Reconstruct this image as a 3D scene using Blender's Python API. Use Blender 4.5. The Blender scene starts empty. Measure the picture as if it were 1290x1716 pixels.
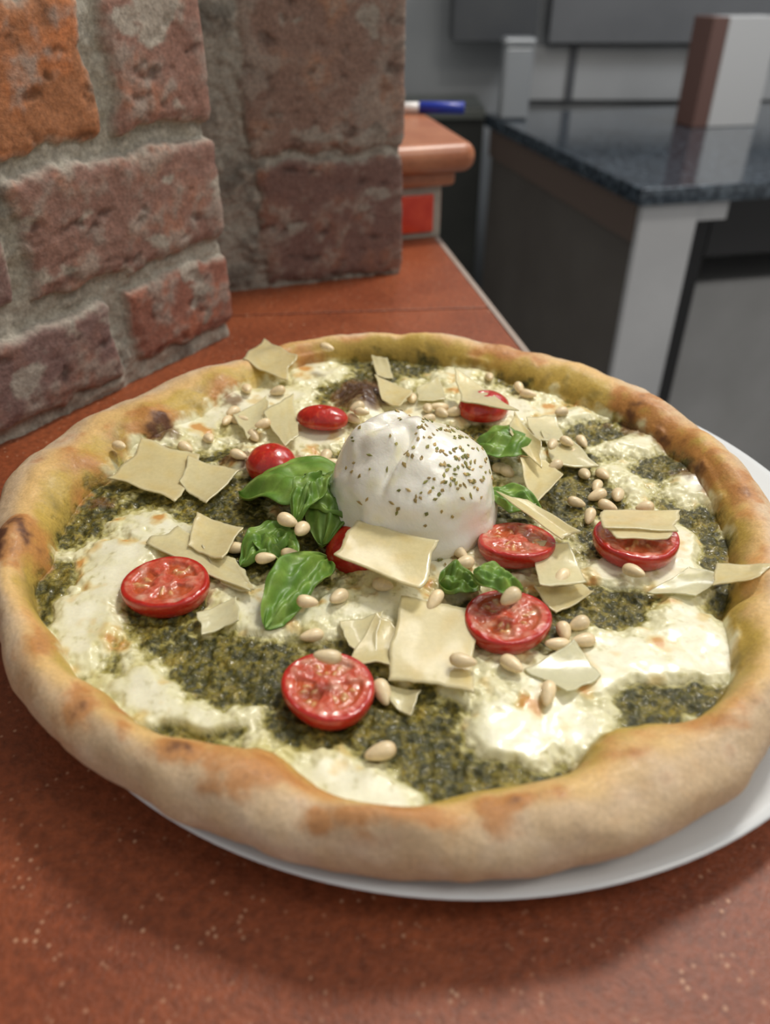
import bpy, math, random
import numpy as np
from mathutils import Vector
random.seed(7); rng=np.random.default_rng(7)
pi=math.pi
F=1300.0; TH=math.radians(35); CT,ST=math.cos(TH),math.sin(TH); H=0.213
FLOOR=-0.95

# ---------------------------------------------------------------- helpers
def P(u,v,z=0.027):
    """survey helper: photo measurement -> point on the horizontal plane z"""
    dx=(u-645)/F; dy=(858-v)/F
    den=ST-dy*CT; t=(H-z)/den
    return np.array([dx*t,(CT+dy*ST)*t,z])
def scl(p):
    return (p[1]*CT+(H-p[2])*ST)/F
_perm=rng.permutation(256); _perm=np.concatenate([_perm,_perm,_perm])
_g=rng.normal(size=(256,3)); _g/=np.linalg.norm(_g,axis=1)[:,None]
def noise(x,y,z=0.0):
    x=np.asarray(x,float); y=np.asarray(y,float); z=np.broadcast_to(np.asarray(z,float),x.shape)
    xi=np.floor(x).astype(int); yi=np.floor(y).astype(int); zi=np.floor(z).astype(int)
    xf=x-xi; yf=y-yi; zf=z-zi
    f=lambda t:t*t*t*(t*(t*6-15)+10)
    u,v,w=f(xf),f(yf),f(zf)
    def gr(a,b,c):
        h=_perm[_perm[_perm[(xi+a)&255]+((yi+b)&255)]+((zi+c)&255)]
        g=_g[h]
        return g[...,0]*(xf-a)+g[...,1]*(yf-b)+g[...,2]*(zf-c)
    l=lambda a,b,t:a+(b-a)*t
    return 1.6*l(l(l(gr(0,0,0),gr(1,0,0),u),l(gr(0,1,0),gr(1,1,0),u),v),
             l(l(gr(0,0,1),gr(1,0,1),u),l(gr(0,1,1),gr(1,1,1),u),v),w)
def fbm(x,y,z=0.0,o=4):
    s=0;a=1
    for i in range(o):
        s=s+a*noise(x*2**i+17.3*i,y*2**i+5.1*i,np.asarray(z)*2**i+3.7*i); a*=.5
    return s
def sst(a,b,x):
    t=np.clip((x-a)/(b-a),0,1); return t*t*(3-2*t)
def mixc(c1,c2,t):
    return c1*(1-t[...,None])+np.asarray(c2)*t[...,None]

def link(o): bpy.context.scene.collection.objects.link(o); return o
def mkobj(name,verts,faces,mat,smooth=True,col=None,attrs=None,parent=None,uvc=True):
    v=np.asarray(verts,float).reshape(-1,3)
    c=(v.min(0)+v.max(0))/2
    if parent is not None: c=np.zeros(3)
    me=bpy.data.meshes.new(name)
    f=faces.tolist() if isinstance(faces,np.ndarray) else faces
    me.from_pydata((v-c).tolist(),[],f); me.update()
    if smooth: me.polygons.foreach_set('use_smooth',[True]*len(me.polygons))
    if col is not None:
        a=me.color_attributes.new('Col','FLOAT_COLOR','POINT')
        cc=np.ones((len(v),4)); cc[:,:3]=np.clip(np.asarray(col).reshape(-1,3),0,1)
        a.data.foreach_set('color',cc.ravel())
    if attrs:
        for k,val in attrs.items():
            a=me.attributes.new(k,'FLOAT','POINT'); a.data.foreach_set('value',np.asarray(val,float).ravel())
    if mat: me.materials.append(mat)
    o=bpy.data.objects.new(name,me); o.location=c.tolist(); link(o)
    if parent is not None: 
        o.parent=parent; o.matrix_parent_inverse=parent.matrix_world.inverted()
    return o
def grid_faces(n,m,wrap=False,off=0):
    """n rows, m columns"""
    i=np.arange(n-1)[:,None]; j=np.arange(m if wrap else m-1)[None,:]
    j2=(j+1)%m
    a=i*m+j; b=i*m+j2; c=(i+1)*m+j2; d=(i+1)*m+j
    return (np.stack([a,b,c,d],-1).reshape(-1,4)+off)

def pmat(name,c1=(.5,.5,.5),c2=None,nscale=20,rough=.5,bump=0,bscale=100,col=False,detail=4,
         var=0.0,vscale=300,sss=0,sssr=.003,coat=0,spec=.5,metal=0,roughattr=False,ramp=(.35,.65),
         bumpattr=False,trans=0,coatattr=False):
    m=bpy.data.materials.new(name); m.use_nodes=True
    nt=m.node_tree; N=nt.nodes; L=nt.links; b=N['Principled BSDF']
    tc=N.new('ShaderNodeTexCoord')
    def nz(s,d=4):
        n=N.new('ShaderNodeTexNoise'); n.inputs['Scale'].default_value=s; n.inputs['Detail'].default_value=d
        n.inputs['Roughness'].default_value=.6
        L.new(tc.outputs['Object'],n.inputs['Vector']); return n
    def at(k):
        a=N.new('ShaderNodeAttribute'); a.attribute_name=k; return a
    if col:
        out=at('Col').outputs['Color']
    else:
        c2=c2 or c1
        n=nz(nscale,detail); r=N.new('ShaderNodeValToRGB')
        r.color_ramp.elements[0].position=ramp[0]; r.color_ramp.elements[1].position=ramp[1]
        r.color_ramp.elements[0].color=(*c1,1); r.color_ramp.elements[1].color=(*c2,1)
        L.new(n.outputs['Fac'],r.inputs['Fac']); out=r.outputs['Color']
    if var>0:
        n=nz(vscale,3); mr=N.new('ShaderNodeMapRange'); mr.inputs['From Min'].default_value=.3; mr.inputs['From Max'].default_value=.7
        mr.inputs['To Min'].default_value=-var; mr.inputs['To Max'].default_value=var
        L.new(n.outputs['Fac'],mr.inputs['Value']); vo_=mr.outputs[0]
        if bumpattr:
            mm=N.new('ShaderNodeMath'); mm.operation='MULTIPLY'; L.new(vo_,mm.inputs[0]); L.new(at('bmp').outputs['Fac'],mm.inputs[1]); vo_=mm.outputs[0]
        ad=N.new('ShaderNodeMath'); ad.operation='ADD'; L.new(vo_,ad.inputs[0]); ad.inputs[1].default_value=1
        vm=N.new('ShaderNodeVectorMath'); vm.operation='SCALE'
        L.new(out,vm.inputs[0]); L.new(ad.outputs[0],vm.inputs['Scale']); out=vm.outputs[0]
    L.new(out,b.inputs['Base Color'])
    b.inputs['Roughness'].default_value=rough
    if roughattr: L.new(at('rough').outputs['Fac'],b.inputs['Roughness'])
    if bump>0:
        n=nz(bscale,5); bp=N.new('ShaderNodeBump'); bp.inputs['Strength'].default_value=1; bp.inputs['Distance'].default_value=bump
        h=n.outputs['Fac']
        if bumpattr:
            mm=N.new('ShaderNodeMath'); mm.operation='MULTIPLY'; L.new(h,mm.inputs[0]); L.new(at('bmp').outputs['Fac'],mm.inputs[1]); h=mm.outputs[0]
        L.new(h,bp.inputs['Height']); L.new(bp.outputs[0],b.inputs['Normal'])
    b.inputs['Subsurface Weight'].default_value=sss
    b.inputs['Subsurface Radius'].default_value=(1,.8,.5); b.inputs['Subsurface Scale'].default_value=sssr
    b.inputs['Coat Weight'].default_value=coat; b.inputs['Coat Roughness'].default_value=.10
    if coatattr: L.new(at('coat').outputs['Fac'],b.inputs['Coat Weight'])
    b.inputs['Specular IOR Level'].default_value=spec; b.inputs['Metallic'].default_value=metal
    b.inputs['Transmission Weight'].default_value=trans
    return m

def box(name,corners,z0,z1,mat,bevel=0,seg=2,parent=None):
    """prism from an xy polygon (ccw)"""
    n=len(corners)
    v=[(x,y,z0) for x,y in corners]+[(x,y,z1) for x,y in corners]
    f=[list(range(n))[::-1],list(range(n,2*n))]+[[i,(i+1)%n,n+(i+1)%n,n+i] for i in range(n)]
    o=mkobj(name,v,f,mat,smooth=False,parent=parent)
    if bevel:
        b=o.modifiers.new('bev','BEVEL'); b.width=bevel; b.segments=seg; b.limit_method='ANGLE'
        for p in o.data.polygons: p.use_smooth=True
        w=o.modifiers.new('wn','WEIGHTED_NORMAL'); w.keep_sharp=True
    return o
def empty(name,loc=(0,0,0)):
    e=bpy.data.objects.new(name,None); e.location=loc; link(e); bpy.context.view_layer.update(); return e

# ---------------------------------------------------------------- PIZZA
C=np.array([0.0,0.268])
outer=[(650,557),(800,568),(930,590),(1050,640),(1150,705),(1230,780),(1290,850),(1325,950),(1335,1080),(1318,1210),(1240,1330),(1100,1420),(950,1462),(800,1478),(640,1470),(480,1440),(330,1388),(180,1300),(80,1225),(14,1130),(-8,1030),(-6,920),(12,810),(60,758),(140,705),(250,650),(380,607),(500,573)]
inner=[(640,592),(520,606),(440,640),(380,670),(330,700),(280,725),(225,745),(190,790),(150,810),(112,860),(95,900),(85,940),(55,970),(60,1020),(100,1070),(120,1115),(135,1135),(190,1160),(205,1190),(260,1232),(330,1245),(400,1250),(470,1262),(500,1290),(560,1338),(620,1352),(700,1360),(745,1330),(800,1318),(900,1308),(960,1290),(985,1245),(1010,1218),(1060,1212),(1150,1214),(1200,1180),(1228,1130),(1222,1080),(1212,1030),(1225,970),(1222,900),(1205,860),(1160,795),(1110,740),(1060,712),(1000,685),(900,645),(780,612)]
def contour(pts,zf,add=lambda v:0,sg=14.):
    A=[];R=[]
    for u,v in pts:
        p=P(u,v,zf(v)); d=p[:2]-C; A.append(math.atan2(d[1],d[0])); R.append(np.hypot(*d)+add(v))
    A=np.array(A);R=np.array(R);o=np.argsort(A);A=A[o];R=R[o]
    A=np.concatenate([A-2*pi,A,A+2*pi]);R=np.concatenate([R]*3)
    g=np.linspace(-pi,pi,1440,endpoint=False)
    r=np.interp(g,A,R)
    k=np.exp(-.5*(np.arange(-40,41)/sg)**2);k/=k.sum()
    rr=np.concatenate([r[-40:],r,r[:40]]); r=np.convolve(rr,k,'valid')
    return lambda a:np.interp((a+pi)%(2*pi)-pi,np.append(g,pi),np.append(r,r[0]))
Ro=contour(outer,lambda v:float(np.interp(v,[560,800,1100,1480],[.037,.031,.025,.021])),lambda v:float(np.interp(v,[560,800,1000],[.007,.003,0])))
Ri=contour(inner,lambda v:.028,sg=5.)
def blobs(L,z=.026):
    out=[]
    for b in L:
        u,v,rx,ry=b[:4]; w=b[4] if len(b)>4 else 1
        p=P(u,v,z); ax=rx*scl(p); ay=abs(P(u,v-ry,z)[1]-P(u,v+ry,z)[1])/2
        out.append((p[0],p[1],ax,ay,w))
    return out
cheeseB=blobs([(180,955,72,60),(150,1065,60,50),(250,1150,70,45),(330,1205,90,34),(560,1290,120,45),(640,1330,80,25),(850,1240,100,38),(950,1190,80,45),(1000,1110,120,50),(1150,1050,70,55),(1180,1110,50,30),(1130,955,90,40),(1050,800,80,25),(1180,840,40,60),(960,700,60,20),(1060,740,50,22),(340,710,60,30),(430,680,60,25),(540,622,60,20),(760,622,110,16),(440,1030,90,32,.7),(820,1140,60,35,.8),(270,880,90,30,.9),(610,1010,90,40,.9),(750,930,60,60),(520,735,70,35),(700,690,80,30),(900,780,50,40,.8),(1070,880,60,25,.7),(700,1180,50,20,.5),(850,680,50,22),(400,850,60,20,.5),(1140,890,40,25,.7),(300,760,60,20,.7),(420,980,60,25,.6),(700,1100,60,30,.6),(1000,960,50,18,.5),(480,660,60,20,.6)])
pestoB=blobs([(75,1000,30,80),(130,850,60,40),(370,850,60,24,1.2),(480,1130,150,50,1.15),(330,1090,80,34,.9),(600,1210,95,34,1.1),(720,1240,70,60,1.2),(830,1300,130,28,1.3),(1130,1170,85,34,1.3),(1010,1010,75,28,1.15),(920,1050,45,34,.7),(960,820,70,42,1.15),(1000,720,60,18),(1120,780,60,26),(690,612,60,14),(600,645,60,26),(390,940,70,22,.8),(250,1020,40,36,.8),(1215,990,20,60),(1090,680,70,20),(560,760,50,20,.5),(760,1040,30,30,.5),(880,630,60,14),(330,760,50,10,.5),(1200,900,25,60,.9),(300,1225,70,10,1.3),(200,900,30,12,.7),(1080,1000,30,12,.7),(1180,870,60,10,.9),(500,900,70,24,.5)])
burnB=blobs([(28,915,46,30,1.4),(262,712,42,26,1.1),(385,655,38,20,.8),(606,642,40,28,3.2),(1165,775,40,26,1.0),(1060,690,50,22,1.0),(1240,830,40,30,.6),(150,1190,70,40,.65),(320,1262,80,25,.6),(440,1300,90,35,.65),(690,1378,120,22,.65),(860,1345,100,18,.55),(150,770,60,30,.5),(900,595,90,12,.5),(500,590,60,12,.5),(1010,1270,70,20,.5),(1180,1220,80,20,.5),(75,1080,40,60,.5),(850,590,40,12,.4),(1130,725,40,20,.7),(395,745,34,16,1.4),(160,815,40,20,.7),(560,1375,50,20,.5)],.034)
bumpB=[(*b[:4],h) for b,h in zip(blobs([(28,915,50,40),(262,715,48,32),(606,660,42,36),(1165,775,60,40),(385,655,45,26),(1060,690,60,26),(640,1390,110,40),(160,1200,90,50),(1250,995,60,16),(395,748,40,16),(1240,1180,120,60),(330,640,90,30),(900,590,80,20),(200,1330,100,60)],.032),[.006,.005,.009,.003,.003,.002,.003,.002,-.005,.003,.003,.002,-.002,.002])]
def field(B,x,y,k=.9):
    s=np.zeros_like(x)
    for cx,cy,ax,ay,w in B: s+=w*np.exp(-k*(((x-cx)/ax)**2+((y-cy)/ay)**2))
    return s
ZT=.0240
def cheese_mask(x,y):
    wx=x+.0035*noise(x*70,y*70,3.3); wy=y+.0035*noise(x*70+9,y*70,6.3)
    c=field(cheeseB,wx,wy)-field(pestoB,wx,wy)*1.12+.02+.52*fbm(x*60,y*60,1.3,4)+.20*fbm(x*230,y*230,9.3,3)
    return c
def top_z(x,y,detail=True):
    dx=x-C[0];dy=y-C[1];a=np.arctan2(dy,dx);r=np.hypot(dx,dy)
    ri=Ri(a);ro=Ro(a)
    c=cheese_mask(x,y);m=sst(-.05,.75,c)
    zin=ZT+.0027*m+.0010*noise(x*45,y*45,4.)
    if detail:
        rel=.0011*fbm(x*280,y*280,2.,3)*(1-sst(-.1,.3,c))+.0007*noise(x*110,y*110,6.)*m+.00012*noise(x*280,y*280,6.)*m
        zin=zin+rel*(1-sst(.96,1.06,r/ri))
    rc=(ri+ro)/2;w=(ro-ri)/2
    q=np.clip((r-rc)/w,-1,1); s=np.sqrt(np.clip(1-q*q,0,1))
    zc=.0362+.0026*noise(np.cos(a)*4,np.sin(a)*4,2.)-.0010*sst(-.2,-1,np.sin(a))
    zc=zc+.0012*noise(np.cos(a)*11,np.sin(a)*11,5.)
    lump=(.0011*fbm(x*48,y*48,8.,3)+.00018*fbm(x*230,y*230,3.,3))*s
    zi=ZT+.001+(zc-ZT)*s**1.5+lump
    zo=.0250+(zc-.0250+.001)*s**.95+lump
    zz=np.where(r<ri,zin,np.where(q<0,zi-(1-sst(-1,-.8,q))*.001+(zin-ZT)*(1-sst(-1,-.6,q)),zo))
    zz=zz+field(bumpB,x,y,1.6)
    return zz
def sz(x,y): return float(top_z(np.array([x]),np.array([y]),False)[0])

NA=1300;M1=270;M2=90;M3=22
ang=np.linspace(-pi,pi,NA,endpoint=False)
ri=Ri(ang);ro=Ro(ang)
t=np.linspace(.01,1,M1)[:,None]; r1=ri[None,:]*t
uu=np.linspace(0,pi,M2+1)[1:,None]; rc=(ri+ro)/2; w=(ro-ri)/2
r2=rc[None]-w[None]*np.cos(uu)
rt=np.concatenate([r1,r2]); A=np.broadcast_to(ang,rt.shape)
X=C[0]+rt*np.cos(A); Y=C[1]+rt*np.sin(A)
Z=top_z(X.ravel(),Y.ravel()).reshape(X.shape)
u3=np.linspace(0,pi/2,M3+1)[1:,None]
r3=rc[None]+w[None]*(.35+.65*np.cos(u3)); z3=.0250-(.0250-.0150)*np.sin(u3)+0*r3
rb=ri[None]*np.array([1.,.7,.35,.02])[:,None]; zb=np.array([.0148,.0135,.0120,.0115])[:,None]+0*rb
dz=(Z[-1]-.0250)[None]
z3=z3+dz*np.cos(u3)
rr=np.concatenate([rt,r3,rb]); AA=np.broadcast_to(ang,rr.shape)
X=C[0]+rr*np.cos(AA);Y=C[1]+rr*np.sin(AA);Z=np.concatenate([Z,z3,zb])
q=(rr-rc[None])/w[None]
side=sst(.2,1,q)*(.0012*fbm(X*45,Y*45,Z*45,3))
X=X+side*np.cos(AA);Y=Y+side*np.sin(AA)
V=np.stack([X,Y,Z],-1).reshape(-1,3); nr=rr.shape[0]
faces=grid_faces(nr,NA,True)
fl=faces.tolist(); fl.append(list(range(NA))[::-1]); fl.append([ (nr-1)*NA+i for i in range(NA)])
x,y,z=V.T; a=np.arctan2(y-C[1],x-C[0]); r=np.hypot(x-C[0],y-C[1])
rI=Ri(a);rO=Ro(a); q=((r-rI)/(rO-rI))
rowidx=np.repeat(np.arange(nr),NA)
q=np.where(rowidx>=M1+M2,1.0+(rowidx-M1-M2)/M3*.5,q)
cm=cheese_mask(x,y)
n1=fbm(x*90,y*90,z*90,4); n2=fbm(x*420,y*420,z*420+5,3); n3=fbm(x*25,y*25,z*25+9,3); n4=fbm(x*170+7,y*170,z*170,3)
n6=fbm(x*300+7,y*300,z*200+3,3)
pesto=mixc(np.broadcast_to([.048,.048,.007],(len(x),3)),[.20,.165,.024],sst(-.5,.7,n2+.6*n1))
pesto=mixc(pesto,[.40,.30,.055],sst(.30,1.0,n1*.7+.6*n6)*.75)
film=mixc(np.broadcast_to([.34,.30,.08],(len(x),3)),[.50,.46,.19],sst(-.3,.6,n4))
chs=mixc(np.broadcast_to([.76,.73,.47],(len(x),3)),[.64,.58,.22],sst(.0,.9,n1*.8+n3*.5)*.75)
chs=mixc(chs,[.86,.84,.66],sst(.45,1.1,cm)*.8)
chs=mixc(chs,[.34,.29,.05],sst(.35,.8,n6+.3*n1)*.50*(1-sst(.6,1.3,cm)*.5))
sp=fbm(x*75+40,y*75+11,3.3,3)
chs=mixc(chs,[.70,.50,.16],sst(.22,.55,sp)*.6); chs=mixc(chs,[.58,.25,.04],sst(.55,.80,sp)*.8)
m1=sst(-.16,.04,cm+.1*n2); m=sst(.02,.26,cm)
base=pesto*(1-m1[:,None])+film*m1[:,None]
base=base*(1-m[:,None])+chs*m[:,None]
m=np.maximum(m,m1*.5)
# crust
gold=mixc(np.broadcast_to([.68,.45,.18],(len(x),3)),[.60,.30,.09],sst(-.2,.7,n3+.4*n1))
pale=mixc(np.broadcast_to([.60,.44,.27],(len(x),3)),[.69,.55,.40],sst(-.2,.9,n3*.6+n1*.5))
pale=mixc(pale,[.50,.30,.14],sst(.1,.9,-n3+.5*n4)*.5)
cr=gold*(1-sst(.36,.70,q+.2*n3))[:,None]+pale*sst(.36,.70,q+.2*n3)[:,None]
olive=mixc(np.broadcast_to([.46,.32,.05],(len(x),3)),[.24,.18,.025],sst(-.2,.8,n1))
far=sst(-.25,.45,(y-C[1])/.15)
ol=(1-sst(.08,.32,q+.14*n3+.12*n1-.10*far)); cr=cr*(1-ol*.85)[:,None]+olive*(ol*.85)[:,None]
cr=mixc(cr,[.40,.22,.11],sst(1.05,1.4,q))
bn=field(burnB,x,y,1.0)*(1+.7*n1)+.28*sst(.1,.9,n1+.6*n3)*sst(.15,.4,q)*(1-sst(.8,1,q))
cr=mixc(cr,[.47,.20,.055],sst(.10,.60,bn)*.85); cr=mixc(cr,[.10,.035,.016],sst(.62,1.2,bn)*.95)
base=mixc(base,[.16,.07,.02],sst(.5,.9,bn)*.8); base=mixc(base,[.07,.028,.012],sst(.9,1.8,bn)*.95)
e=sst(-.06,.08,q+.09*n1+.05*n4); colr=base*(1-e)[:,None]+cr*e[:,None]
rough=.40*(1-m)+.36*m; rough=rough*(1-e)+(.52+.2*sst(.3,.8,q))*e
bmp=(1.0*(1-m)+.10*m)*(1-e)+.28*e
coat=(.15*(1-m)+.16*m)*(1-e)+.02*e
pz=pmat('pizza_surface',col=True,roughattr=True,bumpattr=True,coatattr=True,var=.45,vscale=800,bump=.0009,bscale=650,sss=.12,sssr=.003,spec=.45)
pizza=mkobj('pizza',V,fl,pz,col=colr,attrs={'rough':rough,'bmp':bmp,'coat':coat})

# ---------------------------------------------------------------- PLATE
def lathe(name,prof,cx,cy,mat,n=160):
    pr=np.array(prof); aa=np.linspace(0,2*pi,n,endpoint=False)
    X=cx+pr[:,0:1]*np.cos(aa);Y=cy+pr[:,0:1]*np.sin(aa);Z=pr[:,1:2]+0*X
    f=grid_faces(len(pr),n,True)[:,::-1].tolist()
    return mkobj(name,np.stack([X,Y,Z],-1),f,mat)
porc=pmat('white_porcelain',(.72,.75,.77),rough=.12,coat=.3)
lathe('dinner_plate',[(.0002,.0045),(.10,.0045),(.125,.0062),(.150,.0105),(.164,.0138),(.1668,.0144),(.1678,.0138),(.1672,.0126),(.160,.0098),(.14,.0050),(.11,.0022),(.098,.0016),(.094,.0002),(.088,.0002),(.086,.0022),(.0002,.0022)][::-1],.024,.2755,porc)

# ---------------------------------------------------------------- TOMATOES
skin=pmat('tomato',col=True,rough=.18,coat=.6,sss=.12,sssr=.003,var=.15,vscale=700,bump=.0003,bscale=400)
def tomato(u,v,rx,lift=0,tilt=(0,0),face=True,el=1.0,rot=0,h=.62,seed=0):
    p=P(u,v,.032+lift); R=rx*scl(p)
    zb=sz(p[0],p[1]); zf=zb+R*h*.72+lift
    p=P(u,v,zf)
    n=96; aa=np.linspace(0,2*pi,n,endpoint=False)
    rg=np.random.default_rng(seed)
    if face:
        pr=[(t,0) for t in np.linspace(.01,.93,44)]+[(.965,-.006),(.985,-.025),(1,-.06),(1.01,-.14),(.99,-.26),(.93,-.40),(.82,-.53),(.62,-.64),(.3,-.70),(.02,-.71)]
    else:
        pr=[(math.sin(t),math.cos(t)*.80-.55) for t in np.linspace(.01,pi*.62,40)]+[(.6,-.82),(.02,-.82)]
    pr=np.array(pr)
    rr=pr[:,0:1]+0*aa; A=aa+0*rr; zz=pr[:,1:2]+0*rr
    wob=1+.03*np.cos(2*A+seed)+.02*np.cos(3*A+seed*2)
    if not face:
        zz=zz-.10*np.exp(-(rr/.16)**2)*(zz>0)+.03*noise(rr*np.cos(A)*2+seed,rr*np.sin(A)*2,seed)
    x=rr*np.cos(A)*wob*el; y=rr*np.sin(A)*wob
    colr=np.broadcast_to([.48,.018,.010],x.shape+(3,)).copy()
    nn=fbm(x*4+seed,y*4,seed,3)
    if face:
        ph=rg.uniform(0,6.28); k=3
        cav=sst(.22,.34,rr)*(1-sst(.68,.78,rr))*sst(-.75,-.45,np.cos(k*A+ph))
        isf=(np.arange(len(pr))<45)[:,None]*(rr<.95)
        fl_=mixc(np.broadcast_to([.56,.085,.045],x.shape+(3,)),[.68,.26,.17],sst(-.2,.9,nn)*.9)
        fl_=mixc(fl_,[.50,.09,.025],cav*.9)
        fl_=mixc(fl_,[.66,.42,.30],sst(.0,.9,fbm(x*2+seed+4,y*2,seed+2,4))*.65)
        zz=zz-.075*cav*isf+.03*nn*isf
        for _ in range(20):
            ra=rg.uniform(.32,.66); an=rg.uniform(0,6.28); 
            if math.cos(k*an+ph)<-.4: continue
            sx,sy=ra*math.cos(an)*el,ra*math.sin(an)
            dxx=(x-sx)*math.cos(an)+(y-sy)*math.sin(an); dyy=-(x-sx)*math.sin(an)+(y-sy)*math.cos(an)
            g=np.exp(-((dxx/.085)**2+(dyy/.045)**2)**1.5)
            fl_=mixc(fl_,[.74,.48,.20],g*.75); zz=zz+.045*g*isf
        s=(isf*1.0)*(1-sst(.86,.92,rr))
        colr=colr*(1-s)[...,None]+fl_*s[...,None]
    else:
        colr=mixc(colr,[.60,.06,.018],sst(.1,.9,nn))
    x=x*R;y=y*R;zz=zz*R
    c,s_=math.cos(rot),math.sin(rot); x,y=x*c-y*s_,x*s_+y*c
    zz=zz+tilt[0]*x+tilt[1]*y
    f=grid_faces(len(pr),n,True).tolist(); f.append(list(range(n))[::-1]); 
    mkobj('cherry_tomato_half',np.stack([x+p[0],y+p[1],zz+zf],-1),f,skin,col=colr)
    return p
tomato(277,972,73,seed=1,tilt=(.02,-.06))
tomato(550,1145,80,seed=2,tilt=(-.05,-.05))
tomato(850,1030,75,seed=3,tilt=(.08,-.12))
tomato(866,902,66,seed=4,tilt=(.0,-.22),h=.75)
tomato(1068,895,70,seed=5,tilt=(0,-.05))
tomato(604,898,60,seed=6,face=False,h=.74)
tomato(453,758,42,seed=7,face=False,h=1.15)
tomato(540,688,27,seed=8,face=False,el=1.6,rot=-.1,h=1.6)
tomato(812,666,34,seed=9,face=False,el=1.3,rot=.3,h=1.2)

# ---------------------------------------------------------------- BURRATA
bc=P(688,860,.026); BX,BY=bc[0],bc[1]; BZ=.026
def bur(th,az):
    st=np.sin(th); ct=np.cos(th)
    st=np.sign(st)*np.abs(st)**.88
    R=.0320; x=R*st*np.cos(az)*1.03; y=R*st*np.sin(az)*.98
    z=BZ+.0125+.0270*np.sign(ct)*np.abs(ct)**.92
    n=fbm(x*38+3,y*38,z*38,3)
    kx,ky=x+.009,y-.002
    rho=np.hypot(kx,ky)
    z=z+(.0034*sst(.019,.010,rho)-.0016*sst(.008,.002,rho))*(ct>0)
    wr=np.exp(-((rho-.014)/.009)**2)*(ct>0)
    z=z+wr*.0012*np.cos(4*np.arctan2(ky,kx)+3*noise(x*80,y*80,2.))
    d=(x+.004)-.25*(y+.006)+.003*np.sin(y*190); L=sst(.002,-.008,y)*sst(-.031,-.016,y)
    z=z-.0038*np.exp(-(d/.0020)**2)*L*(ct>0)+.0028*np.exp(-((d-.005)/.0040)**2)*L*(ct>0)
    k=1+.055*n; x=x*k;y=y*k; z=z+.0010*n
    fl=1+.16*sst(.2,-.45,ct); x*=fl;y*=fl
    return x+BX,y+BY,z
th=np.linspace(.01,pi*.66,190)[:,None]; az=np.linspace(0,2*pi,300,endpoint=False)[None]
bx,by,bz=bur(th+0*az,az+0*th)
bn_=fbm(bx*60,by*60,bz*60,3)
bcol=mixc(np.broadcast_to([.90,.88,.78],bx.shape+(3,)),[.84,.79,.44],sst(.25,1.0,bn_)*.6)
bmat=pmat('burrata_skin',col=True,rough=.25,coat=.4,sss=.3,sssr=.006,bump=.0006,bscale=130)
f=grid_faces(190,300,True).tolist(); f.append(list(range(300))[::-1])
mkobj('burrata_cheese',np.stack([bx,by,bz],-1),f,bmat,col=bcol)
# herb flakes
fv=[];ff=[];fc=[]
def flake(p,nrm,s,colr):
    nrm=Vector(nrm).normalized(); t1=nrm.orthogonal().normalized(); an=random.uniform(0,6.28)
    t2=nrm.cross(t1); a1=t1*math.cos(an)+t2*math.sin(an); a2=nrm.cross(a1)
    l=s*random.uniform(.5,1.4); w_=s*random.uniform(.45,.9); b=len(fv)
    p=Vector(p)+nrm*.0002
    pts=[p-a1*l, p-a1*l*.3+a2*w_*random.uniform(.5,1), p+a1*l*.5+a2*w_*.7, p+a1*l+nrm*.0003, p+a1*l*.1-a2*w_]
    n=5
    for q_ in pts: fv.append(tuple(q_+nrm*.0001))
    for q_ in pts: fv.append(tuple(q_-nrm*.0002))
    ff.extend([[b+i for i in range(n)][::-1],[b+n+i for i in range(n)]]+[[b+i,b+(i+1)%n,b+n+(i+1)%n,b+n+i] for i in range(n)])
    k=random.uniform(.7,1.25)
    fc.extend([tuple(c*k for c in colr)]*10)
hc=[(.30,.27,.08),(.38,.28,.10),(.45,.34,.15),(.22,.22,.06),(.48,.34,.13)]
def bpt(t_,a_):
    q_=bur(np.array([t_]),np.array([a_])); return Vector((float(q_[0][0]),float(q_[1][0]),float(q_[2][0])))
def bflake(t_,a_,s):
    p0=bpt(t_,a_);p1=bpt(t_+.02,a_);p2=bpt(t_,a_+.02); n_=(p1-p0).cross(p2-p0)
    if n_.length<1e-12: return
    if n_.dot(p0-Vector((BX,BY,BZ)))<0:n_=-n_
    flake(p0,n_,s,random.choice(hc))
for i in range(125):
    a_=random.gauss(-.85,.8); t_=min(1.45,abs(random.gauss(.68,.36))+.08); bflake(t_,a_,.00105)
for i in range(50): bflake(random.uniform(.1,1.1),random.uniform(0,6.28),.0009)
for (u,v,n_,sp) in [(750,930,22,24),(880,905,8,25),(700,1090,5,30)]:
    for i in range(n_):
        p=P(u+random.gauss(0,sp),v+random.gauss(0,sp*.6)); flake((p[0],p[1],sz(p[0],p[1])+.0006),(0,0,1),.0008,random.choice(hc))
mkobj('oregano_flakes',fv,ff,pmat('dried_herb',col=True,rough=.8),smooth=False,col=fc)

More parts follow.
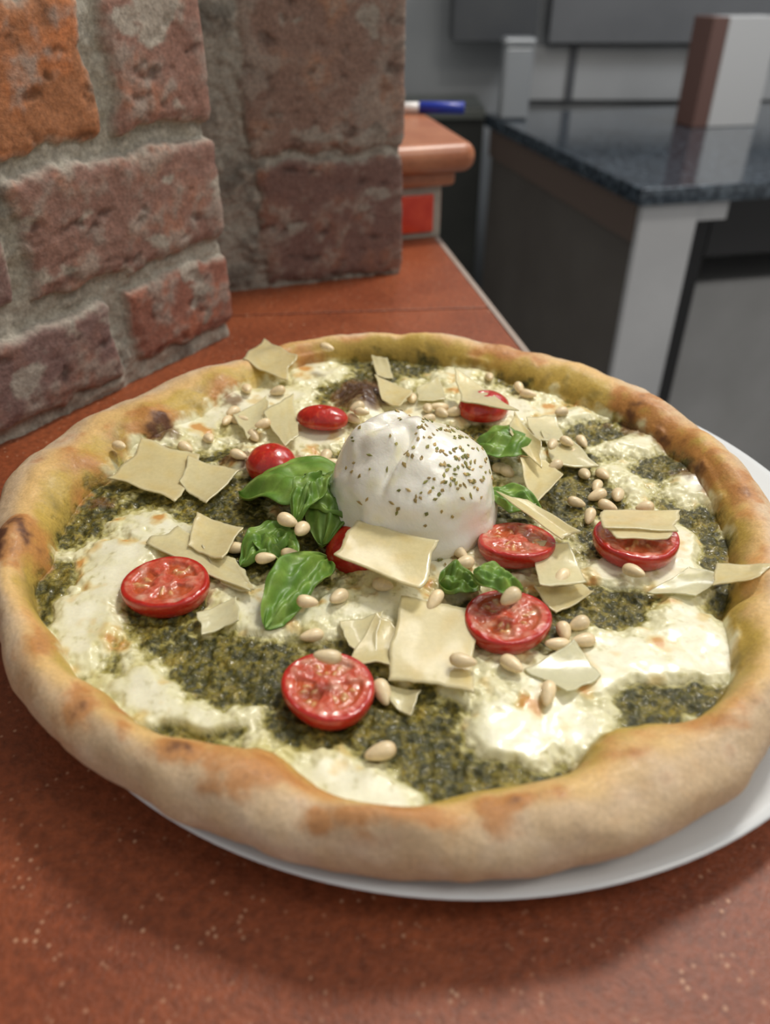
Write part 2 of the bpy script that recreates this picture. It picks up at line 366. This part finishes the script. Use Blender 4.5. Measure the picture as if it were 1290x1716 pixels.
# ---------------------------------------------------------------- PARMESAN SHAVINGS
sv=[];sf=[];sc=[]
def shaving(q4,lift=.0022,lifts=(0,0,0,0),curl=.0015,thick=.0006,seed=0,tone=0.0):
    zs=[]
    pts=[]
    for (u,v),l in zip(q4,lifts):
        p=P(u,v,.028); z_=sz(p[0],p[1]); z_=min(z_,.034); zs.append(z_)
    cpx=np.mean(q4,axis=0); pc=P(cpx[0],cpx[1],.028); zc=sz(pc[0],pc[1])
    zb=max(np.mean(zs),zc-.0005)
    for (u,v),l,z0 in zip(q4,lifts,zs): pts.append(P(u,v,.6*zb+.4*z0+lift+l))
    n=26; s=np.linspace(0,1,n)[:,None]; t=np.linspace(0,1,n)[None]
    a,b,c,d=[np.array(p) for p in pts]
    rs=(s+.07*noise(t*2.5+seed,0*t+seed*1.7+s*.4)*(2*np.abs(s-.5))+.010*noise(t*11+seed,0*t+s+seed))[...,None]
    rt_=(t+.07*noise(s*2.5+seed+9,0*s+seed*2.3+t*.4)*(2*np.abs(t-.5))+.010*noise(s*11+seed,0*s+t+seed+4))[...,None]
    G=(1-rs)*(1-rt_)*a+(1-rs)*rt_*b+rs*rt_*c+rs*(1-rt_)*d
    dd=(s-.5)*math.cos(seed)+(t-.5)*math.sin(seed)
    G[...,2]+=curl*4*dd**2-curl*.3+.0003*noise(s*2+seed,t*2+0*s,seed)
    under=top_z(G[...,0].ravel(),G[...,1].ravel(),False).reshape(n,n)
    need=np.maximum(0,np.minimum(under,.06)+.0009-G[...,2])
    for _ in range(14):
        pd=np.pad(need,1,mode='edge'); sm=(pd[:-2,1:-1]+pd[2:,1:-1]+pd[1:-1,:-2]+pd[1:-1,2:]+pd[1:-1,1:-1])/5
        need=np.maximum(sm,need*.93)
    G[...,2]+=need
    B=G.copy(); B[...,2]-=thick
    off=len(sv)
    sv.extend(G.reshape(-1,3).tolist()); sv.extend(B.reshape(-1,3).tolist())
    g=grid_faces(n,n); sf.extend((g[:,::-1]+off).tolist()); sf.extend((g+off+n*n).tolist())
    per=[i for i in range(n)]+[i*n+n-1 for i in range(1,n)]+[(n-1)*n+i for i in range(n-2,-1,-1)]+[i*n for i in range(n-2,0,-1)]
    for i in range(len(per)):
        p_,q_=per[i],per[(i+1)%len(per)]; sf.append([off+p_,off+q_,off+n*n+q_,off+n*n+p_])
    cc=mixc(np.broadcast_to([.94,.82,.45],(n,n,3)),[.92,.75,.35],sst(-.2,.9,noise(s*4+seed,t*4+0*s,2.)))
    edge=np.minimum(np.minimum(s,1-s),np.minimum(t,1-t)); cc=mixc(cc,[.95,.88,.58],sst(.08,0,edge)*.6)
    cc=cc*(1-tone)+np.array([.90,.88,.60])*tone
    sc.extend(cc.reshape(-1,3).tolist()*2)
S=[
([(404,606),(442,567),(498,598),(478,634)],dict(lift=.006,curl=.001)),
([(183,802),(238,742),(335,762),(300,845)],dict(lift=.003,curl=.002)),
([(300,810),(318,768),(402,790),(345,846)],dict(lift=.0035,tone=.2)),
([(330,863),(406,884),(372,940),(314,914)],dict(lift=.006)),
([(243,908),(300,888),(412,955),(425,1000)],dict(lift=.0025,tone=.3)),
([(340,920),(395,935),(428,998),(370,975)],dict(lift=.003,tone=.3)),
([(596,868),(736,912),(706,986),(560,934)],dict(lift=.012,lifts=(.004,.002,.0,.002),curl=.001)),
([(672,1002),(804,1022),(792,1166),(647,1138)],dict(lift=.004,curl=.0008)),
([(568,1042),(640,1030),(628,1100),(585,1088)],dict(lift=.002,tone=.4)),
([(632,1030),(664,1050),(652,1118),(583,1108)],dict(lift=.003)),
([(640,1146),(705,1158),(688,1202),(655,1178)],dict(lift=.002,tone=.4)),
([(623,597),(650,604),(660,636),(632,634)],dict(lift=.004,tone=.4)),
([(628,632),(692,654),(668,686),(640,668)],dict(lift=.007)),
([(697,648),(735,636),(748,668),(702,676)],dict(lift=.003,tone=.5)),
([(760,620),(828,660),(868,694),(772,668)],dict(lift=.012,tone=.3)),
([(862,688),(905,748),(908,782),(852,732)],dict(lift=.012,curl=.002)),
([(868,770),(915,770),(944,800),(892,846)],dict(lift=.008)),
([(905,722),(955,738),(1002,782),(925,778)],dict(lift=.004,tone=.4)),
([(880,700),(930,700),(948,740),(900,742)],dict(lift=.003,tone=.5)),
([(825,822),(880,836),(972,894),(940,902)],dict(lift=.014,curl=.001)),
([(892,904),(950,915),(985,972),(902,986)],dict(lift=.008,tone=.4)),
([(894,990),(978,974),(992,1000),(930,1026)],dict(lift=.0025)),
([(1006,853),(1138,856),(1136,890),(1012,884)],dict(lift=.014,curl=.0004)),
([(1020,880),(1132,882),(1120,904),(1030,900)],dict(lift=.0125,curl=.0004)),
([(1085,992),(1150,955),(1215,962),(1165,1002)],dict(lift=.002,tone=.8)),
([(1203,944),(1296,950),(1258,972),(1194,980)],dict(lift=.005,curl=.0004)),
([(330,1030),(395,1000),(402,1040),(340,1064)],dict(lift=.002,tone=.7)),
([(440,690),(492,662),(500,728),(478,752)],dict(lift=.005,tone=.4)),
([(392,700),(446,662),(450,690),(415,735)],dict(lift=.003,tone=.5)),
([(880,1120),(960,1080),(1010,1130),(950,1165)],dict(lift=.0015,tone=.9)),
]
for i,(q_,k) in enumerate(S): shaving(q_,seed=i*1.37+.4,**k)
mkobj('parmesan_shavings',sv,sf,pmat('parmesan',col=True,rough=.24,sss=.12,sssr=.003,trans=.38,var=.05,vscale=500,bump=.00012,bscale=250,coat=.3),col=sc)

# ---------------------------------------------------------------- BASIL
bm_=pmat('basil_green',col=True,rough=.40,sss=.15,sssr=.001,var=.14,vscale=400,spec=.45,bump=.00015,bscale=500)
def leaf(b,t,hw,lift=.004,arch=.004,cup=.3,seed=0,dark=0,twist=0,curl=0):
    pb=P(*b,.030); pt=P(*t,.030)
    pb=P(*b,sz(pb[0],pb[1])+lift); pt=P(*t,sz(pt[0],pt[1])+lift*.6)
    L=pt-pb; ln=np.linalg.norm(L); e=L/ln; side=np.array([-e[1],e[0],0]); side/=np.linalg.norm(side)
    W=hw*scl((pb+pt)/2)/math.hypot(side[0],side[1]*.68)
    n,m_=54,41; s=np.linspace(0,1,n)[:,None]; w_=np.linspace(-1,1,m_)[None]
    wid=W*(np.sin(pi*np.clip(s,0,1)**.80)**.60+.01)
    wid=wid*(1+.04*np.sin(s*23+seed))
    x=s*ln; yy=w_*wid
    ph=(s*6.0-np.abs(w_)*1.6)
    puff=(np.abs(np.sin(pi*ph))**.6)*.0010*(1-np.abs(w_)**3)*np.sin(pi*s)
    z=arch*np.sin(pi*s)+cup*np.abs(w_)**1.5*wid-.0010*np.exp(-(w_/.07)**2)*np.sin(pi*s)+puff+.0040*noise(s*3+seed,w_*2+0*s,seed)
    z=z+twist*w_*W-curl*np.maximum(0,s-.55)**2*4*ln
    G=pb[None,None]+x[...,None]*e+yy[...,None]*side; G[...,2]+=z
    un=top_z(G[...,0].ravel(),G[...,1].ravel(),False).reshape(n,m_)
    G[...,2]=np.maximum(G[...,2],un+.0010)
    B=G.copy();B[...,2]-=.0004
    v=np.concatenate([G.reshape(-1,3),B.reshape(-1,3)]); N_=n*m_
    f=grid_faces(n,m_).tolist()+(grid_faces(n,m_)[:,::-1]+N_).tolist()
    per=[i for i in range(m_)]+[i*m_+m_-1 for i in range(1,n)]+[(n-1)*m_+i for i in range(m_-2,-1,-1)]+[i*m_ for i in range(n-2,0,-1)]
    f+= [[per[i]+N_,per[(i+1)%len(per)]+N_,per[(i+1)%len(per)],per[i]] for i in range(len(per))]
    vein=np.maximum(np.exp(-(w_/.05)**2)+0*s,(1-np.abs(np.sin(pi*ph)))**6*.7)
    g=mixc(np.broadcast_to([.105,.225,.028],(n,m_,3)),[.22,.35,.06],sst(-.5,.8,noise(s*4+seed,w_*2+0*s,3.)))
    g=g*(1-.5*dark); g=mixc(g,[.32,.44,.14],vein*.4)
    mkobj('basil_leaf',v,f,bm_,col=np.concatenate([g.reshape(-1,3)]*2))
leaf((600,822),(400,828),58,lift=.006,arch=.010,cup=-.08,seed=1,twist=.12)
leaf((570,790),(540,902),48,lift=.013,arch=.006,cup=-.25,seed=2,dark=.35,curl=.1)
leaf((510,800),(596,874),38,lift=.016,arch=.005,cup=-.2,seed=3,dark=.3)
leaf((540,795),(495,880),28,lift=.019,arch=.004,cup=.3,seed=10,dark=.1)
leaf((485,884),(405,950),34,lift=.003,arch=.003,cup=.1,seed=4)
leaf((440,885),(492,958),32,lift=.003,arch=.003,cup=.1,seed=11)
leaf((548,938),(445,1058),40,lift=.003,arch=.004,cup=.5,seed=5,twist=-.2)
leaf((895,742),(786,758),34,lift=.008,arch=.007,cup=-.2,seed=6,dark=.1)
leaf((815,828),(915,872),26,lift=.008,arch=.004,cup=.1,seed=7)
leaf((735,982),(805,985),26,lift=.004,arch=.003,cup=.2,seed=8,dark=.4)
leaf((793,962),(876,988),24,lift=.013,arch=.003,cup=-.1,seed=9)

# ---------------------------------------------------------------- PINE NUTS
pv=[];pf=[];pc_=[]
def nut(u,v,lift=0,an=None,s=.84):
    p=P(u,v,.030); z_=sz(p[0],p[1])+.0024+lift; p=P(u,v,z_)
    an=random.uniform(0,pi) if an is None else an
    n1_,n2_=14,16; th=np.linspace(.02,pi-.02,n1_)[:,None]; az=np.linspace(0,2*pi,n2_,endpoint=False)[None]
    Lh=.0052*s*random.uniform(.85,1.12); Wd=.0030*s*random.uniform(.9,1.1)
    x=Lh*np.cos(th)+0*az; prof=np.sin(th)**.9*(1+.28*np.cos(th)); y=Wd*prof*np.cos(az); z=Wd*.9*prof*np.sin(az)
    tl=random.uniform(-.25,.25); x,z=x*math.cos(tl)-z*math.sin(tl),x*math.sin(tl)+z*math.cos(tl)
    c,s_=math.cos(an),math.sin(an); X_=x*c-y*s_+p[0]; Y_=x*s_+y*c+p[1]; off=len(pv)
    pv.extend(np.stack([X_,Y_,z+p[2]],-1).reshape(-1,3).tolist())
    pf.extend((grid_faces(n1_,n2_,True,off)).tolist()); pf.append([off+i for i in range(n2_)][::-1]); pf.append([off+(n1_-1)*n2_+i for i in range(n2_)])
    cc=mixc(np.broadcast_to([.82,.67,.42],(n1_,n2_,3)),[.56,.34,.13],(sst(.6,1,np.cos(th))+0*az)*random.uniform(.2,.9))
    pc_.extend((cc*random.uniform(.85,1.08)).reshape(-1,3).tolist())
for q_ in [(200,747),(311,750),(390,690),(402,703),(414,652),(400,762),(606,690),(592,702),(598,682),(548,582,.001),(717,685),(741,692),(736,682),(716,702),(528,770),(545,766),(556,776),(482,872,.014),(505,887,.014),(397,918),(445,935,.006),(490,930,.004),(515,1008,.006),(567,1000),(522,1065),(549,1100,.013),(641,1160,0,1.9),(637,1260),(642,980),(770,925),(778,943),(728,1006,.003),(776,1107,.006,2.9),(855,1000,.013),(940,968,.005),(935,1080),(945,1058),(970,1045),(977,1073),(858,1113),(918,1162),(1062,957,.004,2.2),(966,842),(1000,815),(1000,830),(988,865),(980,795),(930,780,.006),(950,740,.004),(850,790),(820,632),(797,655),(885,660),(1035,830),(640,745),(465,655),(350,735),(1080,850),(905,642),(425,730),(690,668),(760,690),(1010,905),(960,760),(975,740),(1010,795),(925,745,.006),(870,650),(940,690),(380,705),(440,710,.004),(1018,848),(840,785)]:
    nut(*q_)
mkobj('pine_nuts',pv,pf,pmat('pine_nut',col=True,rough=.35,sss=.2,sssr=.002,var=.1,vscale=600),col=pc_)

# ---------------------------------------------------------------- TILED LEDGE
def RX(Y): return .097-(Y-.504)*.1673
terra=pmat('terracotta_tile',(.20,.047,.016),(.28,.073,.026),nscale=14,rough=.40,var=.30,vscale=300,bump=.0003,bscale=700)
nt=terra.node_tree;N=nt.nodes;Lk=nt.links;b=N['Principled BSDF']
src=b.inputs['Base Color'].links[0].from_socket
tc=N.new('ShaderNodeTexCoord');vo=N.new('ShaderNodeTexVoronoi');vo.inputs['Scale'].default_value=300;Lk.new(tc.outputs['Object'],vo.inputs['Vector'])
mr=N.new('ShaderNodeMapRange');mr.inputs['From Min'].default_value=.12;mr.inputs['From Max'].default_value=.22;mr.inputs['To Min'].default_value=1;mr.inputs['To Max'].default_value=0
Lk.new(vo.outputs['Distance'],mr.inputs['Value'])
n_=N.new('ShaderNodeTexNoise');n_.inputs['Scale'].default_value=60;Lk.new(tc.outputs['Object'],n_.inputs['Vector'])
m2=N.new('ShaderNodeMapRange');m2.inputs['From Min'].default_value=.42;m2.inputs['From Max'].default_value=.65;Lk.new(n_.outputs['Fac'],m2.inputs['Value'])
mu=N.new('ShaderNodeMath');mu.operation='MULTIPLY';Lk.new(mr.outputs[0],mu.inputs[0]);Lk.new(m2.outputs[0],mu.inputs[1])
mx=N.new('ShaderNodeMix');mx.data_type='RGBA';Lk.new(mu.outputs[0],mx.inputs['Factor']);Lk.new(src,mx.inputs['A']);mx.inputs['B'].default_value=(.52,.28,.17,1);Lk.new(mx.outputs['Result'],b.inputs['Base Color'])
def LY(X,o=0): return .571+.088*X+o
ledge=empty('tiled_ledge',(-.2,.3,-.01))
rf=RX(-.4)
box('tile_front',[(-.62,-.4),(rf-.005,-.4),(RX(LY(.085))-.005,LY(.085,-.0010)),(-.62,LY(-.62,-.0010))],-.012,0,terra,.0010,2,ledge)
box('tile_back',[(-.62,LY(-.62,.0010)),(RX(LY(.085))-.005,LY(.085,.0010)),(RX(1.05)-.005,1.05),(-.62,1.05)],-.012,0,terra,.0010,2,ledge)
box('edge_trim',[(rf-.0045,-.4),(rf,-.4),(RX(1.05),1.05),(RX(1.05)-.0045,1.05)],-.014,-.0003,pmat('edge_trim_grey',(.30,.24,.20),(.36,.30,.27),rough=.5),0,2,ledge)
box('masonry_base',[(-.62,-.4),(rf-.003,-.4),(RX(1.05)-.003,1.05),(-.62,1.05)],FLOOR,-.0122,pmat('dark_plaster',(.06,.05,.045),(.09,.08,.07),nscale=30,rough=.9,bump=.001,bscale=80),0,2,ledge)

# ---------------------------------------------------------------- BRICK WALLS
def brick_wall(name,corner,d,nrm,back,slen,rlen,zmax,bricks,mortar,res=.0012,seed=0,amp=.006,backoff=.12):
    d=np.array(d)/np.hypot(*d);nrm=np.array(nrm)/np.hypot(*nrm);back=np.array(back)/np.hypot(*back); nr_=-d
    ns=int((slen+rlen)/res); nz_=int(zmax/res)
    s=np.linspace(-rlen,slen,ns)[:,None]; z=np.linspace(0,zmax,nz_)[None]
    S_=s+0*z;Z_=z+0*s
    px=corner[0]+np.where(S_>0,d[0]*S_,-back[0]*S_); py=corner[1]+np.where(S_>0,d[1]*S_,-back[1]*S_)
    k=sst(-.006,.006,S_); nx=nrm[0]*k+nr_[0]*(1-k); ny=nrm[1]*k+nr_[1]*(1-k); ln=np.hypot(nx,ny); nx/=ln;ny/=ln
    wx=.0048*fbm(S_*36+seed,Z_*36,1.+seed,5); wz=.0046*fbm(S_*40+9+seed,Z_*40,5.+seed,5)
    sa=S_+wx; za=Z_+wz
    mask=np.zeros_like(S_); colr=np.broadcast_to(mortar,S_.shape+(3,)).copy(); hh=np.zeros_like(S_)
    n1=fbm(S_*30+seed,Z_*30,2.,4); n2=fbm(S_*110,Z_*110+seed,3.,4); n3=fbm(S_*11+seed,Z_*11,7.,3); n5=fbm(S_*55+4,Z_*75+seed,9.,4)
    smear=fbm(S_*22+seed+31,Z_*34+3,4.,5)
    colr=mixc(colr,np.array(mortar)*.5,sst(-.05,.9,n1)); colr=mixc(colr,np.array(mortar)*1.35,sst(.1,.9,n2)*.6)
    mcol=colr.copy()
    for i,(s0,s1,z0,z1,c,dust) in enumerate(bricks):
        cs,cz=(s0+s1)/2,(z0+z1)/2; hs,hz=(s1-s0)/2,(z1-z0)/2; rr_=.004
        qx=np.abs(sa-cs)-hs+rr_; qz=np.abs(za-cz)-hz+rr_
        sd=np.hypot(np.maximum(qx,0),np.maximum(qz,0))+np.minimum(np.maximum(qx,qz),0)-rr_
        m=sst(.0010,-.0012,sd)
        bc_=np.broadcast_to(c,S_.shape+(3,)).copy()
        bc_=mixc(bc_,np.array(c)*np.array([1.55,1.25,.95]),sst(-.1,.7,n1)*.8)
        bc_=mixc(bc_,np.array(c)*.30,sst(.10,.85,-n5+.4*n3)*.8)
        bc_=mixc(bc_,[.31,.26,.22],sst(.15-dust,.90-dust,n3*.8+.7*n1+.5*n2)*.8)
        bc_=bc_*(1-.8*sst(.55-dust*.6,.75-dust*.6,smear)*(dust>-.05))[...,None]+mcol*(.8*sst(.55-dust*.6,.75-dust*.6,smear)*(dust>-.05))[...,None]
        bc_=mixc(bc_,np.array(mortar)*1.1,sst(-.004,.0,sd+.002*n2)*.45)
        colr=colr*(1-m)[...,None]+bc_*m[...,None]
        hb=amp*(1+.25*math.sin(i*2.3))+.0010*n1-.0014*sst(.2,.9,-n5)+.0004*n2-.0015*sst(-.006,0,sd)
        hh=np.maximum(hh,m*hb)
        mask=np.maximum(mask,m)
    hh=hh+(1-mask)*(.0026*n1+.0014*n2+.0035*sst(-.5,.8,n3))
    X_=px+nx*hh;Y_=py+ny*hh
    V=np.stack([X_,Y_,Z_],-1).reshape(-1,3)
    m_=pmat(name+'_brick',col=True,rough=.85,var=.28,vscale=450,bump=.0004,bscale=600)
    o=mkobj(name,V,grid_faces(ns,nz_)[:,::-1] ,m_,col=colr*.88)
    c0=np.array(corner)-nrm*.004-nr_*.004; c1=c0+d*(slen-.004); c2=c1-nrm*backoff; c3=c0-nrm*backoff
    pts=[tuple(c0),tuple(c1),tuple(c2),tuple(c3)]
    ar=sum(pts[i][0]*pts[(i+1)%4][1]-pts[(i+1)%4][0]*pts[i][1] for i in range(4))
    if ar<0: pts=pts[::-1]
    core=box('core',pts,.0,zmax,pmat(name+'_core',tuple(mortar),rough=.9,bump=.001,bscale=60),parent=o)
    return o
mort=(.40,.37,.31)
pink=(.25,.135,.105);mauve=(.21,.125,.11);orng=(.38,.155,.066);red=(.28,.115,.078)
wl=brick_wall('wall_left',(-.112,.521),(-.54,-.84),(.84,-.54),(-.84,.54),.46,.10,.46,[
 (-.10,.083,.012,.058,red,.3),(.098,.235,.008,.056,mauve,.3),(.25,.40,.01,.057,red,.1),
 (-.06,.140,.069,.129,pink,.4),(.152,.30,.070,.128,mauve,.3),(.312,.45,.07,.127,pink,.2),
 (-.09,.067,.141,.206,(.27,.14,.105),.35),(.078,.21,.139,.205,orng,-.1),(.225,.37,.14,.2,pink,.2),
 (-.06,.12,.218,.275,red,.2),(.134,.27,.218,.275,mauve,.2),(.285,.43,.218,.275,pink,.2),
 (-.09,.07,.29,.35,pink,.2),(.085,.22,.29,.35,mauve,.2),(.235,.4,.29,.35,red,.2),
 (-.06,.13,.365,.43,red,.2),(.145,.29,.365,.43,pink,.2)],mort,seed=1)
pil=brick_wall('brick_pillar',(.010,.661),(-.943,-.334),(.334,-.943),(-.334,.943),.20,.22,.46,[
 (-.20,.114,.003,.093,(.19,.11,.092),.2),
 (-.20,.119,.100,.206,(.25,.16,.125),.35),
 (-.20,.112,.216,.32,pink,.2),(.126,.22,.216,.32,mauve,.5),
 (-.20,.118,.33,.44,(.21,.12,.09),.3)],(.33,.305,.26),seed=5,amp=.0045,backoff=.2)

# ---------------------------------------------------------------- RAISED SILL
rl=empty('raised_sill',(.0,.85,.04))
sd=np.array([.95,.312]); sb=np.array([-.2,.98]); o0=np.array([.053,.771])
def Q(a_,b_): return tuple(o0+sd*a_+sb*b_)
cem=pmat('cement',(.30,.28,.24),(.38,.35,.30),nscale=60,rough=.85,bump=.0005,bscale=200)
sill=pmat('terracotta_sill',(.34,.12,.055),(.41,.165,.08),nscale=25,rough=.35,var=.12,vscale=300)
box('riser',[Q(-.10,0),Q(0,0),Q(0,.26),Q(-.10,.26)],0,.056,cem,.001,2,rl)
redt=pmat('red_tile',(.55,.035,.012),(.65,.06,.02),nscale=80,rough=.25)
box('red_tile_front',[Q(-.060,-.003),Q(-.008,-.003),Q(-.008,.001),Q(-.060,.001)],.006,.040,redt,.001,2,rl)
box('red_tile_side',[Q(-.001,.010),Q(.003,.010),Q(.003,.10),Q(-.001,.10)],.006,.040,redt,.001,2,rl)
box('bullnose',[Q(-.11,-.022),Q(.028,-.022),Q(.028,.262),Q(-.11,.262)],.060,.086,sill,.012,5,rl)
box('bullnose_lip',[Q(-.11,-.008),Q(.012,-.008),Q(.012,.262),Q(-.11,.262)],.047,.062,sill,.005,3,rl)

# marker pen
def cyl(name,p0,p1,r,mat,parent=None,n=32,bev=.0008):
    p0=Vector(p0);p1=Vector(p1);d=(p1-p0);L=d.length;d.normalize();a1=d.orthogonal().normalized();a2=d.cross(a1)
    pr=[(0.0001,0),(r-bev,0),(r,bev),(r,L-bev),(r-bev,L),(.0001,L)]
    v=[];
    for rr_,h in pr:
        for i in range(n):
            t_=2*pi*i/n; v.append(tuple(p0+d*h+(a1*math.cos(t_)+a2*math.sin(t_))*rr_))
    return mkobj(name,v,grid_faces(len(pr),n,True).tolist(),mat,parent=parent)
pen=empty('marker_pen',(.05,.95,.095))
pz_=.086+.0060
c0=P(672,180,pz_);c1=P(702,180,pz_);c2=P(778,181,pz_)
cyl('barrel',c0,c1,.0052,pmat('pen_white',(.75,.75,.75),rough=.3),pen)
cyl('cap',c1,c2,.0060,pmat('pen_blue',(.01,.03,.32),rough=.3),pen)

# ---------------------------------------------------------------- KITCHEN BACKGROUND
ca=np.array([.974,.225]); cb=np.array([-.208,.978]); cc0=np.array([.446,1.425])
def K(a_,b_): return tuple(cc0+ca*a_+cb*b_)
def kb(name,a0,a1,b0,b1,z0,z1,mat,bev=0,parent=None): return box(name,[K(a0,b0),K(a1,b0),K(a1,b1),K(a0,b1)],z0,z1,mat,bev,2,parent)
gran=pmat('granite_dark',(.018,.028,.042),(.15,.19,.23),nscale=70,rough=.13,ramp=(.45,.75),coat=.5,var=.3,vscale=25)
kt=empty('kitchen_counter',(1,1.9,-.5))
kb('granite_top',0,1.4,0,.88,-.13,-.10,gran,.003,kt)
panel=pmat('counter_panel',(.105,.092,.082),(.13,.117,.104),nscale=5,rough=.5)
whitep=pmat('white_post',(.48,.49,.51),(.54,.55,.57),nscale=5,rough=.4)
blk=pmat('black_metal',(.012,.012,.014),rough=.35)
kb('side_panel',.02,.04,.03,.86,FLOOR,-.1305,panel,.001,kt)
kb('side_rail',.012,.0195,.03,.86,-.20,-.1305,pmat('brown_rail',(.14,.10,.082),rough=.5),.001,kt)
kb('corner_post',.015,.130,.012,.029,FLOOR,-.1305,whitep,.002,kt)
kb('apron',.131,.19,.014,.029,-.165,-.1305,whitep,.001,kt)
kb('black_leg',.150,.185,.05,.085,FLOOR,-.1305,blk,.002,kt)
kb('black_leg_rear',.165,.20,.5,.535,FLOOR,-.1305,blk,.002,kt)
kb('inner_panel',.041,.06,.03,.86,FLOOR,-.1305,blk,.0,kt)
kb('underside_shade_block',.235,1.3,.12,.8,-.27,-.1305,pmat('underside_shade_dark',(.03,.03,.033),rough=.4),.003,kt)  # added dark block, its colour gives the shade under the open counter
kb('far_leg',1.3,1.36,.03,.09,FLOOR,-.1305,whitep,.002,kt)
kb('storage_bin',.24,.9,.22,.62,FLOOR+.001,-.36,pmat('bin_grey',(.40,.40,.40),(.46,.46,.465),nscale=5,rough=.5),.01)
dk=pmat('gap_shade_mat',(.018,.02,.018),(.028,.03,.026),nscale=6,rough=.5)
shade_gap=empty('shadow_gap_block',(.0,2.4,-.5))  # added block, its dark colour stands in for shadow between ledge and counter
box('gap_block_body',[(-.7,2.27),(.262,2.27),(.262,2.52),(-.7,2.52)],FLOOR,-.11,dk,.003,2,shade_gap)
box('gap_block_top',[(-.7,2.25),(.262,2.25),(.262,2.52),(-.7,2.52)],-.11,-.085,pmat('gap_block_top_mat',(.10,.11,.10),rough=.3),.003,2,shade_gap)
box('wall_back',[(-1.6,2.56),(3.2,2.56),(3.2,2.66),(-1.6,2.66)],FLOOR,1.6,pmat('wall_grey',(.33,.35,.37),(.39,.41,.43),nscale=3,rough=.6))
box('floor',[(-2.5,-1.5),(3.5,-1.5),(3.5,2.66),(-2.5,2.66)],FLOOR-.05,FLOOR,pmat('floor_grey',(.30,.30,.30),(.38,.38,.37),nscale=6,rough=.4,var=.08,vscale=80))
box('splashback_panel',[(.36,2.535),(1.9,2.535),(1.9,2.559),(.36,2.559)],-.10,.035,pmat('splash_white',(.44,.45,.46),(.49,.50,.51),nscale=4,rough=.3),.002)
for i,xx in enumerate((.52,.86,1.2,1.55)):
    box('trim_%d'%(i+1),[(xx,2.528),(xx+.022,2.528),(xx+.022,2.5345),(xx,2.5345)],-.10,.30,pmat('trim_m%d'%i,(.10,.105,.115),rough=.4))
box('wall_cabinet',[(.45,2.49),(1.9,2.49),(1.9,2.527),(.45,2.527)],.045,.45,pmat('grey_cabinet',(.15,.155,.165),(.18,.185,.195),nscale=4,rough=.45),.002)
box('shadow_patch_block',[(.18,2.40),(.40,2.40),(.40,2.559),(.18,2.559)],.055,.30,pmat('shadow_patch_grey',(.055,.06,.07),(.08,.085,.09),nscale=4,rough=.5),.002)  # added box, coloured dark to stand in for a shadow patch up here
u_=empty('steel_canister',(.32,2.18,0))
box('canister_body',[(.29,2.17),(.36,2.17),(.36,2.235),(.29,2.235)],-.0995,.06,pmat('steel',(.35,.37,.39),rough=.3,metal=.3),.008,3,u_)
box('canister_lid',[(.287,2.167),(.363,2.167),(.363,2.238),(.287,2.238)],.0605,.078,pmat('steel_lid',(.4,.42,.44),rough=.3,metal=.3),.006,3,u_)
bx_=empty('menu_box',(.85,2.1,0))
box('box_front',[(.775,2.06),(.90,2.085),(.88,2.16),(.755,2.135)],-.0995,.125,pmat('card_white',(.58,.58,.58),rough=.6),.002,2,bx_)
box('box_side',[(.735,2.05),(.773,2.059),(.753,2.134),(.715,2.125)],-.0995,.125,pmat('card_brown',(.16,.085,.07),rough=.6),.002,2,bx_)

# ---------------------------------------------------------------- LIGHT
def area(name,loc,tgt,size,e,col=(1,1,1),sy=None):
    l=bpy.data.lights.new(name,'AREA'); l.energy=e; l.size=size; l.color=col
    if sy: l.shape='RECTANGLE'; l.size_y=sy
    o=bpy.data.objects.new(name,l); o.location=loc
    o.rotation_euler=(Vector(tgt)-Vector(loc)).to_track_quat('-Z','Y').to_euler(); link(o); return o
area('ceiling_light',(.42,.90,1.20),(0,.3,0),.22,12.5,(1,.94,.85))
area('ceiling_light',(.10,1.6,1.5),(0,.3,0),.10,2.5,(1,.97,.92),.7)
area('ceiling_light',(.9,-.1,1.3),(.0,.40,0),.5,6,(1,.94,.85))
area('ceiling_light',(1.2,1.6,1.3),(.8,2.0,-.1),.6,10,(.94,.97,1))
w_=bpy.data.worlds.new('World'); bpy.context.scene.world=w_; w_.use_nodes=True
w_.node_tree.nodes['Background'].inputs[0].default_value=(1,.98,.94,1); w_.node_tree.nodes['Background'].inputs[1].default_value=.37

# ---------------------------------------------------------------- CAMERA
cd=bpy.data.cameras.new('Camera'); cam=bpy.data.objects.new('Camera',cd); link(cam)
cam.location=(0,0,H); cam.rotation_euler=(math.radians(55),0,0)
cd.sensor_fit='VERTICAL'; cd.sensor_height=36; cd.sensor_width=36*1290/1716; cd.lens=F/1716*36; cd.clip_start=.01
cd.dof.use_dof=True; cd.dof.focus_distance=.315; cd.dof.aperture_fstop=7.5
bpy.context.scene.camera=cam
bpy.context.scene.view_settings.view_transform='Standard'
